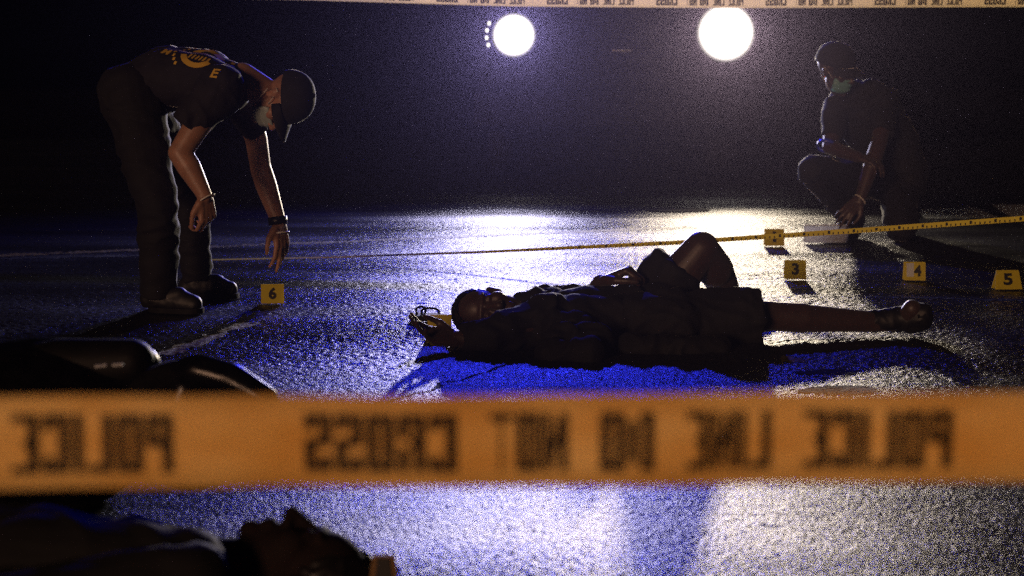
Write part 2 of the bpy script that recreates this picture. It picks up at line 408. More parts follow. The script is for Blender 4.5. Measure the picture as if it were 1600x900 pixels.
for sx in (-1, 1):
    bm = bmesh.new(); tube(bm, [(cx + sx * 1.14, TY + .35, 2.3), (cx + sx * 1.4, TY + .15, 2.35)], .02)
    mi = from_bm('mirror_arm', bm, M_TRUCK, truck)
    bm = bmesh.new(); box(bm, (cx + sx * 1.4 - .1, TY + .1, 2.0), (cx + sx * 1.4 + .1, TY + .16, 2.5), .03); from_bm('mirror', bm, M_TRUCK, mi)
def headlight(P, R, m, power, color):
    bm = bmesh.new()
    pts = [(P.x + R * 1.12 * math.cos(a), P.y, P.z + R * 1.12 * math.sin(a)) for a in [2 * math.pi * k / 40 for k in range(40)]]
    tube(bm, pts, R * .13, 8, closed=True); cyl(bm, (P.x, P.y + .02, P.z), R * 1.15, (P.x, P.y + .16, P.z), R * .9)
    hl = from_bm('headlight', bm, M_TRUCK, truck, True)
    bm = bmesh.new()
    vs, fs = ico(4); nv = [bm.verts.new((P.x + q.x * R, P.y + .01 + q.y * .05, P.z + q.z * R)) for q in vs]
    for f in fs: bm.faces.new([nv[i] for i in f])
    from_bm('lens', bm, m, hl, True)
    if P.x < 1:
        for k in range(4):
            a = math.pi * (.86 + k * .085); bm = bmesh.new(); add_prim(bm, E_((P.x + R * 1.2 * math.cos(a), P.y - .02, P.z + R * 1.2 * math.sin(a)), (.011, .008, .016))); from_bm('running_light', bm, M_GLINT, hl, True)
    l = bpy.data.lights.new('headlight_beam', 'SPOT'); l.energy = power; l.color = color
    l.spot_size = math.radians(76); l.spot_blend = 1.0; l.shadow_soft_size = .09
    o = bpy.data.objects.new('headlight_beam', l); COL.objects.link(o); o.location = P + Vector((0, -.15, 0))
    return o
h1 = headlight(LA, .185, lens_mat('lit_lens_left', (1, .93, .85), 5, LA, .185), WARM_A, (.74, .7, 1)); h2 = headlight(LB, .245, lens_mat('lit_lens_right', (1, .93, .82), 6, LB, .245), WARM_B, (1, .84, .62))
def aim(o, p): o.rotation_euler = (Vector(p) - o.location).to_track_quat('-Z', 'Y').to_euler()
aim(h1, (-1.2, 0, 3.8)); aim(h2, (1.1, 0, 3.8))
bm = bmesh.new(); box(bm, (cx - .95, TY + .75, 3.06), (cx + .95, TY + 1.05, 3.12), .02); lb = from_bm('light_bar', bm, M_TRUCK, truck)
for k in range(4):
    x0 = cx - .93 + k * .47
    bm = bmesh.new(); box(bm, (x0, TY + .77, 3.123), (x0 + .44, TY + 1.03, 3.27), .03)
    from_bm('beacon_lens', bm, M_BEACON if k == 0 else M_GLASS, lb)
l = bpy.data.lights.new('beacon_beam', 'SPOT'); l.energy = BLUE; l.color = (.025, .035, 1); l.shadow_soft_size = .06
l.spot_size = math.radians(84); l.spot_blend = 1.0
o = bpy.data.objects.new('beacon_beam', l); COL.objects.link(o); o.location = (cx - .7, TY + .02, 3.3); aim(o, (-1.3, 4.5, .2))

# ---------------------------------------------------------------- figures
def head_prims(c, up, front, s=1.0, turn=None):
    R = rotm(up, front); T = lambda x, y, z: Vector(c) + R @ Vector((x, y, z)) * s
    e = lambda p, r: E_(T(*p), Vector(r) * s, R)
    pr = [e((0, -.012, .04), (.075, .096, .085)), e((0, .022, -.035), (.058, .066, .08)),
          C_(T(0, .03, -.085), .036 * s, T(0, .066, -.098), .021 * s),
          C_(T(0, .084, .012), .009 * s, T(0, .106, -.03), .014 * s), e((-.013, .094, -.034), (.011, .012, .010)), e((.013, .094, -.034), (.011, .012, .010)),
          e((0, .083, -.062), (.025, .013, .008)), e((0, .081, -.073), (.022, .012, .008)), e((0, .076, .03), (.052, .016, .011)),
          e((-.034, .055, -.02), (.026, .03, .03)), e((.034, .055, -.02), (.026, .03, .03)),
          e((-.03, .075, .008), (.014, .012, .009)), e((.03, .075, .008), (.014, .012, .009)),
          e((-.077, -.006, -.002), (.008, .017, .031)), e((.077, -.006, -.002), (.008, .017, .031)),
          e((-.081, -.012, .008), (.01, .016, .018)), e((.081, -.012, .008), (.01, .016, .018))]
    return pr, R, T
def hand_prims(wr, d, n, thumb, curl=(.5, .5, .5, .5), s=1.0, spread=.06, tcurl=.3):
    """palm, four fingers of their own length and bend, and a thumb leaving the side of the palm"""
    d = Vector(d).normalized(); n = Vector(n); n = (n - d * n.dot(d)).normalized(); sd = d.cross(n) * thumb
    wr = Vector(wr); pr = []
    lens = [(.040, .025, .019), (.045, .029, .020), (.041, .027, .019), (.032, .020, .017)]
    pal = [.092, .095, .089, .080]
    for i in range(4):
        off = (1.5 - i) * .0205 * s
        kn = wr + d * pal[i] * s + sd * off
        pr.append(C_(wr + sd * off * .7 + d * .012 * s, .0145 * s, kn, .0118 * s))
        dd = (d + sd * (1.5 - i) * spread).normalized(); p = kn; a = 0
        rad = [.0098, .0088, .0078, .0066]
        for j in range(3):
            a += curl[i] * (1.0, 1.15, .7)[j]
            q = p + (dd * math.cos(a) - n * math.sin(a)) * lens[i][j] * s * 1.05
            pr.append(C_(p, rad[j] * s, q, rad[j + 1] * s)); p = q
    t0 = wr + d * .025 * s + sd * .03 * s; t1 = wr + d * .06 * s + sd * .056 * s - n * .012 * s
    t2 = t1 + (d * .9 + sd * (.25 - tcurl * .5) - n * tcurl).normalized() * .033 * s
    t3 = t2 + (d * .9 + sd * (.0 - tcurl * .6) - n * tcurl * 1.3).normalized() * .027 * s
    pr += [C_(t0, .016 * s, t1, .0125 * s), C_(t1, .0115 * s, t2, .0098 * s), C_(t2, .0098 * s, t3, .0078 * s)]
    return pr
def cap_parts(person, c, R, T, m, brim_dir=0.0, s=1.0):
    def Rz(x, y): return (x * math.cos(brim_dir) - y * math.sin(brim_dir), x * math.sin(brim_dir) + y * math.cos(brim_dir))
    bm = bmesh.new(); nu, nv = 36, 12; rings = []
    for lay, k in ((0, 1.0), (1, .955)):
        for j in range(nv):
            ph = math.pi / 2 * j / nv
            rings.append([bm.verts.new(T(*(lambda a: (a[0], a[1] - .012, .034 + .105 * k * math.sin(ph)))(
                Rz(.087 * k * math.cos(ph) ** .8 * math.cos(u), .108 * k * math.cos(ph) ** .8 * math.sin(u))))) for u in [2 * math.pi * i / nu for i in range(nu)]])
        top = bm.verts.new(T(0, -.012, .034 + .105 * k)); base = lay * nv
        for j in range(nv - 1):
            for i in range(nu): bm.faces.new((rings[base + j][i], rings[base + j][(i + 1) % nu], rings[base + j + 1][(i + 1) % nu], rings[base + j + 1][i]))
        for i in range(nu): bm.faces.new((rings[base + nv - 1][i], rings[base + nv - 1][(i + 1) % nu], top))
    for i in range(nu): bm.faces.new((rings[0][i], rings[0][(i + 1) % nu], rings[nv][(i + 1) % nu], rings[nv][i]))
    cap = from_bm('cap', bm, m, person, True)
    bm = bmesh.new(); g = [[], []]
    for lay in (0, 1):
        for j in range(7):
            row = []
            for i in range(17):
                u = math.pi * (.14 + .72 * i / 16); f = j / 6
                ext = .072 * f * (math.sin((u - .14 * math.pi) / .72) ** .55)
                x, y = .086 * math.cos(u) * (1 - .04 * f), .107 * math.sin(u) + ext
                z = .038 - .018 * f - .022 * (math.cos(u) ** 2) * (.4 + f) - lay * .004
                q = Rz(x, y); row.append(bm.verts.new(T(q[0], q[1] - .012, z)))
            g[lay].append(row)
        for j in range(6):
            for i in range(16): bm.faces.new((g[lay][j][i], g[lay][j][i + 1], g[lay][j + 1][i + 1], g[lay][j + 1][i]))
    for i in range(16):
        bm.faces.new((g[0][6][i], g[0][6][i + 1], g[1][6][i + 1], g[1][6][i])); bm.faces.new((g[0][0][i], g[0][0][i + 1], g[1][0][i + 1], g[1][0][i]))
    for j in range(6):
        for e in (0, 16): bm.faces.new((g[0][j][e], g[0][j + 1][e], g[1][j + 1][e], g[1][j][e]))
    from_bm('brim', bm, m, cap, True)
    bm = bmesh.new(); add_prim(bm, E_(T(0, -.012, .139), (.009, .009, .005), R)); from_bm('button', bm, m, cap, True)
    return cap
def mask_parts(person, R, T, m=None):
    bm = bmesh.new(); n, k = 18, 10; g = [[], []]
    for lay in (0, 1):
        for j in range(k + 1):
            row = []; v = j / k
            for i in range(n + 1):
                u = -1 + 2 * i / n; z = -.022 - .075 * v * (1 - .12 * u * u)
                a = u * 1.25; rr = .066 + .006 * math.sin(v * math.pi); yy = .086 + .018 * math.exp(-(u * 3) ** 2) * (1 - v * .7) - (0 if v < .75 else (v - .75) * .05)
                pleat = .0022 * math.sin(v * math.pi * 6)
                x = math.sin(a) * rr; y = .012 + (yy - .008) * math.cos(a) ** .8 + pleat - lay * .003
                row.append(bm.verts.new(T(x, y, z)))
            g[lay].append(row)
        for j in range(k):
            for i in range(n): bm.faces.new((g[lay][j][i], g[lay][j][i + 1], g[lay][j + 1][i + 1], g[lay][j + 1][i]))
    for i in range(n):
        for j in (0, k): bm.faces.new((g[0][j][i], g[0][j][i + 1], g[1][j][i + 1], g[1][j][i]))
    for j in range(k):
        for i in (0, n): bm.faces.new((g[0][j][i], g[0][j + 1][i], g[1][j + 1][i], g[1][j][i]))
    ms = from_bm('face_mask', bm, m or M_MASK, person, True)
    for s in (-1, 1):
        bm = bmesh.new()
        for z0, z1 in ((-.026, .022), (-.09, -.03)):
            tube(bm, [T(s * .062, .03, z0), T(s * .077, .012, (z0 + z1) / 2), T(s * .088, -.012, z1), T(s * .086, -.026, z1 * .6)], .0016, 6)
        from_bm('ear_loop', bm, M_CUFF, ms, True)
def ring(name, c, axis, r, t, m, parent, wid=None):
    z = Vector(axis).normalized(); a = z.orthogonal().normalized(); b = z.cross(a); c = Vector(c)
    bm = bmesh.new()
    if wid:
        rings = [[bm.verts.new(c + z * zz + (a * math.cos(q) + b * math.sin(q)) * rr) for q in [2 * math.pi * k / 24 for k in range(24)]]
                 for zz, rr in ((-wid / 2, r), (-wid / 2, r + t), (wid / 2, r + t), (wid / 2, r))]
        for i in range(4):
            for k in range(24): bm.faces.new((rings[i][k], rings[i][(k + 1) % 24], rings[(i + 1) % 4][(k + 1) % 24], rings[(i + 1) % 4][k]))
    else: tube(bm, [c + (a * math.cos(q) + b * math.sin(q)) * r for q in [2 * math.pi * k / 24 for k in range(24)]], t, 6, closed=True)
    return from_bm(name, bm, m, parent, True)
def shoe(person, ank, toe, name='boot', high=True, wid=.046):
    """boot with sole and heel; ank above the heel, toe on the ground"""
    ank, toe = Vector(ank), Vector(toe); d = Vector((toe.x - ank.x, toe.y - ank.y, 0)); Ln = d.length; d.normalize()
    g = Vector((ank.x, ank.y, 0)); z = Vector((0, 0, 1))
    pr = [C_(g - d * .035 + z * .045, wid * .9, g + d * (Ln * .55) + z * .042, wid * .86),
          C_(g + d * (Ln * .5) + z * .04, wid * .88, g + d * (Ln - .04) + z * .034, wid * .72),
          C_(g + z * .05, wid, g + d * (Ln * .45) + z * .06, wid * .74)]
    if high: pr.append(K_(g + z * .04 - d * .01, wid * 1.02, ank + z * .1, wid * 1.08))
    b = blob(name, pr, M_BOOT, person, .005, 6, .002, 24, cut=None)
    for v in b.data.vertices: v.co.z = max(v.co.z, .016)
    bm = bmesh.new(); sidev = Vector((-d.y, d.x, 0)); lo = []
    for zz in (.001, .02):
        row = []
        for i in range(24):
            a = 2 * math.pi * i / 24; ll = (Ln + .04) / 2
            f = math.cos(a); wv = wid * (1.02 - .12 * (f < 0) * abs(f))
            row.append(bm.verts.new(g + d * ((Ln - .045) / 2 + ll * math.copysign(abs(f) ** .7, f)) + sidev * wv * math.copysign(abs(math.sin(a)) ** .7, math.sin(a)) + z * zz))
        lo.append(row)
    for i in range(24): bm.faces.new((lo[0][i], lo[0][(i + 1) % 24], lo[1][(i + 1) % 24], lo[1][i]))
    bm.faces.new(lo[0]); bm.faces.new(lo[1])
    from_bm('sole', bm, M_RUB, b)
    return b
def torso(pts, dep, scale=1.0, grow=0.0, side=Vector((0, 1, 0))):
    """pts = [(point, half thickness, half width)] along the spine"""
    pr = []
    for (p, r, wd), (q, r2, wd2) in zip(pts, pts[1:]):
        for f in (-1, 0, 1):
            k = .86 if f else 1.0
            pr.append(C_(Vector(p) + side * f * max(0, wd - r * .86), r * k + grow, Vector(q) + side * f * max(0, wd2 - r2 * .86), r2 * k + grow))
    return pr

def text_mesh(txt, bold=.02):
    cu = bpy.data.curves.new('t', 'FONT'); cu.body = txt; cu.offset = bold; cu.resolution_u = 3
    o = bpy.data.objects.new('t', cu); COL.objects.link(o)
    dg = bpy.context.evaluated_depsgraph_get(); dg.update()
    me = bpy.data.meshes.new_from_object(o.evaluated_get(dg)); bpy.data.objects.remove(o); bpy.data.curves.remove(cu)
    xs = [v.co.x for v in me.vertices]; ys = [v.co.y for v in me.vertices]
    x0, x1, y0, y1 = min(xs), max(xs), min(ys), max(ys)
    for v in me.vertices: v.co = Vector(((v.co.x - x0) / (x1 - x0), (v.co.y - y0) / (y1 - y0), 0))
    return me
GLYPH = {'P': '111 101 101 111 100 100 100', 'O': '111 101 101 101 101 101 111', 'L': '100 100 100 100 100 100 111', 'I': '1 1 1 1 1 1 1',
         'C': '111 101 100 100 100 101 111', 'E': '111 100 100 110 100 100 111', 'N': '1001 1101 1101 1111 1011 1011 1001', 'D': '110 101 101 101 101 101 110',
         'T': '111 010 010 010 010 010 010', 'R': '111 101 101 110 101 101 101', 'S': '111 101 100 111 001 101 111'}
def block_into(bm, txt, fn):
    """condensed block capitals filling a unit box"""
    CW = {1: [1.3], 3: [1.4, .5, 1.4], 4: [1.3, .5, .5, 1.3]}; GAP = .4
    tot = sum(sum(CW[len(GLYPH[c].split()[0])]) for c in txt) + GAP * (len(txt) - 1); x = 0
    for c in txt:
        rows = GLYPH[c].split(); cw = CW[len(rows[0])]; xs = [x]
        for q in cw: xs.append(xs[-1] + q)
        for j, row in enumerate(rows):
            y0, y1 = 1 - (j + 1) / 7, 1 - j / 7
            for i, ch in enumerate(row):
                if ch == '1': bm.faces.new([bm.verts.new(fn(u / tot, v)) for u, v in ((xs[i], y0), (xs[i + 1], y0), (xs[i + 1], y1), (xs[i], y1))])
        x = xs[-1] + GAP
def text_into(bm, txt, fn, bold=.02):
    me = text_mesh(txt, bold); vs = [bm.verts.new(fn(v.co.x, v.co.y)) for v in me.vertices]
    for p in me.polygons:
        try: bm.faces.new([vs[i] for i in p.vertices])
        except ValueError: pass
    bpy.data.meshes.remove(me)

# ---- the man bending over at the left
p1 = empty('person', G(270, 478), 'person in cap and pale mask bending down, orange print on dark shirt back', 'person')
hN, hF = W(203, 168, 6.08), W(214, 162, 6.32)
kN, kF = W(246, 325, 6.0), W(294, 318, 6.42)
aN, aF = G(250, 487) + Vector((0, 0, .11)), G(310, 465) + Vector((0, 0, .11))
tN, tF = G(318, 490), G(374, 466)
spine = [(W(206, 150, 6.18), .118, .165), (W(262, 122, 6.18), .118, .17), (W(322, 128, 6.18), .12, .2), (W(352, 134, 6.18), .1, .19)]
shN, shF = W(338, 150, 6.0), W(372, 148, 6.36)
nb = W(378, 124, 6.18)
eN, eF = W(281, 239, 5.95), W(407, 262, 6.42)
wN, wF = W(320, 306, 5.92), W(436, 348, 6.36)
hc = W(438, 157, 6.18)
hp, R1, T1 = head_prims(hc, (.965, -.22, .06), (-.02, -.28, -.95), .95)
body = hp + torso(spine, 0, grow=-.02) + [C_(nb, .062, W(412, 143, 6.18), .055), C_(W(360, 130, 6.18), .08, nb, .062),
    C_(shN, .055, eN, .041), C_(eN, .042, W(296, 262, 5.94), .043), C_(W(296, 262, 5.94), .043, wN, .027),
    C_(shF, .055, W(400, 215, 6.4), .043), C_(W(400, 215, 6.4), .043, eF, .04), C_(eF, .041, W(416, 290, 6.4), .042), C_(W(416, 290, 6.4), .042, wF, .028),
    C_(hN, .085, kN, .05), C_(kN, .05, aN, .04), C_(hF, .085, kF, .05), C_(kF, .05, aF, .04)]
body += hand_prims(wN, W(325, 345, 5.92) - wN, (.75, -.62, .1), 1, (.75, .8, .85, .9), .95)
body += hand_prims(wF, W(444, 412, 6.34) - wF, (.8, -.55, .2), 1, (.28, .2, .3, .36), .98, .09)
blob('body', body, M_SKIN, p1, .0048, 5)
sh = torso(spine, 0) + [C_(spine[-1][0], .1, W(372, 126, 6.18), .066), K_(W(352, 140, 6.02), .085, W(289, 199, 5.97), .062), C_(W(345, 140, 6.02), .09, W(335, 150, 6.0), .08),
    K_(W(364, 138, 6.32), .085, W(401, 209, 6.4), .047), C_(W(355, 136, 6.3), .09, W(372, 150, 6.36), .072)]
shirt = blob('shirt', sh, M_SHIRT, p1, .006, 6, .009, 8, Vector((1.4, .7, 1)))
tr = [C_(W(203, 148, 6.18), .118, W(222, 146, 6.18), .115), C_(W(206, 150, 6.09), .115, kN, .074), K_(kN, .076, aN + Vector((0, 0, -.05)), .064),
      C_(W(212, 150, 6.29), .115, kF, .07), K_(kF, .072, aF + Vector((0, 0, -.04)), .056), C_(kN, .078, kN, .0781), C_(kF, .073, kF, .0731)]
tr = [x for x in tr if not (x[0] == 'C' and (x[1] - x[3]).length < 1e-6)]
blob('trousers', tr, M_TROUS, p1, .006, 5, .012, 8, Vector((.8, .8, 1.5)))
shoe(p1, aN, tN); shoe(p1, aF, tF)
cap_parts(p1, hc, R1, T1, M_CAP); mask_parts(p1, R1, T1)
ring('wristwatch', W(434, 345, 6.36), W(444, 412, 6.34) - wF, .031, .006, M_STRAPW, p1, .03)
ring('glove_cuff', W(438, 364, 6.355), W(444, 412, 6.34) - wF, .0335, .003, M_CUFF, p1)
ring('glove_cuff', wN + (wN - eN).normalized() * .012, wN - eN, .031, .003, M_CUFF, p1)
# printed emblem wrapped on the back of the shirt
bv = BVHTree.FromPolygons([v.co for v in shirt.data.vertices], [p.vertices[:] for p in shirt.data.polygons])
bm = bmesh.new(); pc = W(318, 95, 6.08); px_ = (W(366, 104, 6.1) - W(286, 70, 6.1)); ax = Vector((px_.x, 0, px_.z)).normalized()
az = Vector((-.1, -.8, .6)).normalized(); ay = ax.cross(az).normalized()        # ax along the spine, ay across the back toward us, az outward
def onback(u, v):
    o_ = pc + ax * u + ay * v + az * .25
    hit, nn, _, _ = bv.ray_cast(o_, -az)
    return (hit + az * .003) if hit else pc + ax * u + ay * v
def quad(u0, v0, u1, v1):
    n = 4; rows = [[bm.verts.new(onback(u0 + (u1 - u0) * i / n, v)) for i in range(n + 1)] for v in (v0, v1)]
    for i in range(n): bm.faces.new((rows[0][i], rows[0][i + 1], rows[1][i + 1], rows[1][i]))
def arc(r0, r1, a0, a1, sx=1.0, n=26):
    rows = [[bm.verts.new(onback(r * math.cos(a) * sx, r * math.sin(a))) for a in [a0 + (a1 - a0) * i / n for i in range(n + 1)]] for r in (r0, r1)]
    for i in range(n): bm.faces.new((rows[0][i], rows[0][i + 1], rows[1][i + 1], rows[1][i]))
arc(.052, .075, .5, 2.8, .95); arc(.052, .075, 3.6, 5.8, .95)
for k in range(6):
    u = -.04 + k * .015
    quad(u, -.036, u + .008, -.008); quad(u + .004, .008, u + .012, .036)
text_into(bm, 'M', lambda x, y: onback(-.15 + x * .03, .02 - y * .035 + .02), .03)
text_into(bm, 'E', lambda x, y: onback(.092 + x * .032, .10 - y * .04), .03)
for k in range(9):
    a = 2.3 + k * .22; u, v = .098 * math.cos(a), .098 * math.sin(a); quad(u - .006, v - .007, u + .004, v + .006)
for k in range(7):
    a = -1.9 + k * .26; u, v = .1 * math.cos(a), .1 * math.sin(a); quad(u - .008, v - .008, u + .006, v + .007)
em = from_bm('back_print', bm, M_PRINT, shirt)

# ---- the man kneeling at the right
p2 = empty('person', G(1400, 368), 'person in cap and mask kneeling with one hand on the pale evidence bag', 'person')
hc = W(1306, 110, 8.72)
hp, R2, T2 = head_prims(hc, (.12, -.25, .95), (.68, -.62, -.38), 1.05)
spine = [(W(1402, 278, 9.0), .14, .17), (W(1384, 222, 8.95), .128, .17), (W(1350, 172, 8.88), .125, .19), (W(1338, 152, 8.84), .09, .16)]
sv = Vector((.8, -.45, .25)).normalized()
shR, shL = W(1386, 158, 8.8), W(1306, 168, 8.86)
eR, wR = W(1374, 222, 8.62), W(1344, 312, 8.5)
eL, wL = W(1297, 230, 8.72), W(1342, 246, 8.55)
kL, aL = W(1271, 267, 8.6), G(1332, 372) + Vector((0, 0, .1))
kR = W(1407, 352, 8.72); aR = W(1418, 352, 9.05)
body = hp + torso(spine, 0, grow=-.02, side=sv) + [C_(W(1338, 152, 8.84), .07, W(1313, 130, 8.76), .055),
    C_(shR, .055, eR, .041), C_(eR, .043, W(1362, 258, 8.56), .043), C_(W(1362, 258, 8.56), .043, wR, .028), C_(shL, .055, eL, .041), C_(eL, .041, wL, .028),
    C_(W(1395, 285, 8.98), .08, kL, .05), C_(kL, .05, aL, .04), C_(W(1405, 290, 9.0), .08, kR, .05), C_(kR, .05, aR, .04)]
body += hand_prims(wR, W(1308, 348, 8.46) - wR, (.2, -.55, .8), -1, (.3, .22, .25, .3), 1.0, .16)
body += hand_prims(wL, W(1375, 256, 8.5) - wL, (.1, -.3, .95), -1, (.5, .5, .5, .55), .95)
blob('body', body, M_SKIN2, p2, .0055, 5)
sh = torso(spine, 0, side=sv) + [C_(W(1345, 158, 8.84), .1, W(1326, 144, 8.8), .066), K_(W(1382, 150, 8.82), .08, W(1376, 208, 8.66), .066), C_(W(1352, 158, 8.85), .1, W(1384, 158, 8.82), .076),
    C_(W(1345, 160, 8.86), .095, W(1306, 168, 8.86), .07), K_(W(1308, 160, 8.86), .075, W(1299, 214, 8.76), .058)]
blob('shirt', sh, M_SHIRT2, p2, .0065, 6, .010, 8)
tr = [C_(W(1398, 278, 9.0), .14, W(1410, 290, 9.0), .13), C_(W(1390, 285, 8.97), .11, kL, .078), C_(kL, .078, aL, .062),
      C_(W(1405, 290, 9.0), .11, kR, .085), C_(kR, .08, aR, .06), C_(W(1412, 300, 9.02), .10, W(1414, 340, 9.0), .075)]
blob('trousers', tr, M_TROUS, p2, .0065, 5, .012, 8)
shoe(p2, aL, G(1290, 380)); shoe(p2, Vector((aR.x, aR.y + .1, .1)), Vector((aR.x - .03, aR.y - .16, 0)))
cap_parts(p2, hc, R2, T2, M_CAP); mask_parts(p2, R2, T2, M_MASK2)
ring('glove_cuff', wR, W(1308, 348, 8.46) - wR, .033, .003, M_CUFF, p2)
ring('armband', W(1292, 228, 8.72), eL - shL, .05, .004, mat('blue_band', (.05, .07, .6), .3), p2, .02)

# ---- the man lying on the road
p3 = empty('person', G(1000, 530), 'person in dark shorts lying on the road with one bare knee raised', 'person')
hc = W(768, 488, 5.5)
hp, R3, T3 = head_prims(hc, (-.98, .05, .05), (.1, -.9, .34), 1.0)
spine = [(W(848, 496, 5.48), .085, .17), (W(900, 493, 5.47), .098, .19), (W(965, 492, 5.47), .09, .165), (W(1030, 494, 5.5), .092, .17)]
sN, eN, wN = W(842, 508, 5.3), W(768, 525, 5.24), W(716, 530, 5.22)
sF, eF, wF = W(852, 482, 5.66), W(915, 482, 5.72), W(938, 441, 5.54)
hipF, kF, aF = W(1022, 480, 5.6), W(1096, 389, 5.58), W(1146, 478, 5.84)
hipN, kN, aN = W(1040, 502, 5.4), W(1205, 494, 5.45), W(1372, 503, 5.5)
body = hp + torso(spine, 0, grow=-.015) + [C_(W(845, 492, 5.48), .06, W(800, 490, 5.5), .055), C_(sN, .05, eN, .04), C_(eN, .04, wN, .027),
    C_(sF, .05, eF, .04), C_(eF, .04, wF, .027), C_(hipF, .085, kF, .06), C_(kF, .058, W(1116, 420, 5.66), .064), C_(W(1118, 422, 5.68), .062, aF, .04),
    C_(aF, .037, aF + Vector((.12, -.01, -.04)), .03),
    C_(hipN, .085, kN, .05), C_(kN, .048, W(1255, 497, 5.46), .05), C_(W(1255, 497, 5.46), .047, aN, .034),
    C_(aN, .034, W(1412, 500, 5.5), .036), C_(W(1412, 502, 5.5), .034, W(1425, 482, 5.46), .03)]
body += hand_prims(wN, W(676, 524, 5.2) - wN, (.2, .45, -.7), -1, (.3, .34, .4, .46), .98, .1, .2)
body += hand_prims(wF, Vector((.86, -.3, .42)), (-.35, .1, .9), 1, (1.0, 1.05, 1.1, 1.1), 1.2, .06, .4)
blob('body', body, M_SKIN2, p3, .0048, 5)
sh = torso(spine, 0) + [C_(W(850, 505, 5.33), .08, eN, .058), K_(eN, .058, wN.lerp(eN, .12), .042), C_(W(855, 500, 5.33), .085, sN, .07), C_(W(872, 510, 5.24), .058, W(905, 510, 5.23), .05), C_(W(862, 553, 5.06), .048, W(918, 556, 5.03), .055), C_(W(880, 535, 5.15), .06, W(930, 535, 5.15), .06), C_(W(985, 545, 5.17), .045, W(1060, 548, 5.16), .045), C_(W(1120, 545, 5.2), .04, W(1060, 548, 5.16), .045),  # low near folds added as the body's shadow; sleeve lengthened to darken the arm
     K_(W(848, 484, 5.64), .08, W(893, 480, 5.7), .062), C_(W(850, 470, 5.5), .045, W(822, 478, 5.5), .05),
     C_(W(985, 475, 5.45), .07, W(1000, 478, 5.5), .07)]
s3 = blob('shirt', sh, M_SHIRT3, p3, .006, 3, .019, 10)
bm = bmesh.new()
for pts in (((842, 462, 5.46), (868, 452, 5.46), (862, 462, 5.40), (846, 470, 5.40)), ((812, 466, 5.5), (832, 457, 5.5), (838, 468, 5.44), (816, 474, 5.44))):
    f = bm.faces.new([bm.verts.new(W(*q)) for q in pts]); r = bmesh.ops.extrude_face_region(bm, geom=[f])
    for g_ in r['geom']:
        if isinstance(g_, bmesh.types.BMVert): g_.co += Vector((0, .004, -.008))
from_bm('collar', bm, M_SHIRT3, s3)
so_ = [C_(W(1010, 490, 5.5), .10, W(1040, 495, 5.5), .105), C_(hipF, .105, hipF.lerp(kF, .3), .1), K_(hipF + Vector((-.02, 0, .01)), .105, hipF.lerp(kF, .66) + Vector((-.025, 0, .012)), .09),
       C_(hipN, .105, hipN.lerp(W(1185, 500, 5.42), .4), .1), K_(hipN, .1, W(1186, 498, 5.42), .098), C_(W(1005, 495, 5.35), .08, W(1060, 505, 5.33), .075)]
blob('shorts', so_, M_SHORT, p3, .006, 3, .017, 9)
sp = [C_(W(1362, 502, 5.5), .036, W(1418, 498, 5.5), .044), C_(W(1418, 498, 5.5), .044, W(1438, 491, 5.47), .041), C_(W(1420, 503, 5.5), .04, W(1440, 500, 5.48), .036)]
b = blob('shoe', sp, M_BOOT, p3, .005, 4, .005, 20)
bm = bmesh.new(); add_prim(bm, K_(W(1437, 494, 5.475), .043, W(1450, 492, 5.465), .04)); from_bm('sole', bm, M_RUB, b, True)
hb = []
for k in range(3): hb.append(E_(T3(0, -.02, .05), (.081, .098, .087), R3))
blob('hair', hb[:1], M_HAIR, p3, .005, 4, .004, 40, cut=lambda c: (R3.transposed() @ (c - Vector(hc))).y < .05 - max(0, .03 - (R3.transposed() @ (c - Vector(hc))).z) * 1.6)

# ---- the second figure lying close to the camera, bottom left
p4 = empty('person', G(300, 985), 'dark silhouetted person lying face up in the lower left corner', 'person')
hc = W(470, 897, 2.6)
hp, R4, T4 = head_prims(hc, (.985, .0, -.12), (-.1, .12, .98), .9)
body = hp + [C_(W(430, 890, 2.6), .052, W(345, 895, 2.62), .058), C_(W(300, 895, 2.62), .07, W(0, 885, 2.75), .08),
     C_(W(300, 900, 2.5), .05, W(-100, 960, 2.45), .042), C_(W(300, 890, 2.8), .05, W(-80, 880, 2.9), .042)]
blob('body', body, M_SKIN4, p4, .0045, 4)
sh = [C_(W(295, 898, 2.55), .07, W(60, 890, 2.6), .095), C_(W(295, 895, 2.75), .07, W(60, 880, 2.8), .095), C_(W(310, 895, 2.65), .056, W(200, 885, 2.65), .082), C_(W(200, 885, 2.65), .082, W(-120, 870, 2.75), .105),
      C_(W(300, 910, 2.48), .06, W(-60, 960, 2.42), .055)]
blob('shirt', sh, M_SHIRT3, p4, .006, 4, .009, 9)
blob('hair', [E_(T4(0, -.03, .055), (.08, .095, .086), R4)], M_HAIR, p4, .0045, 3, .004, 40, cut=lambda c: (R4.transposed() @ (c - Vector(hc))).y < .045)

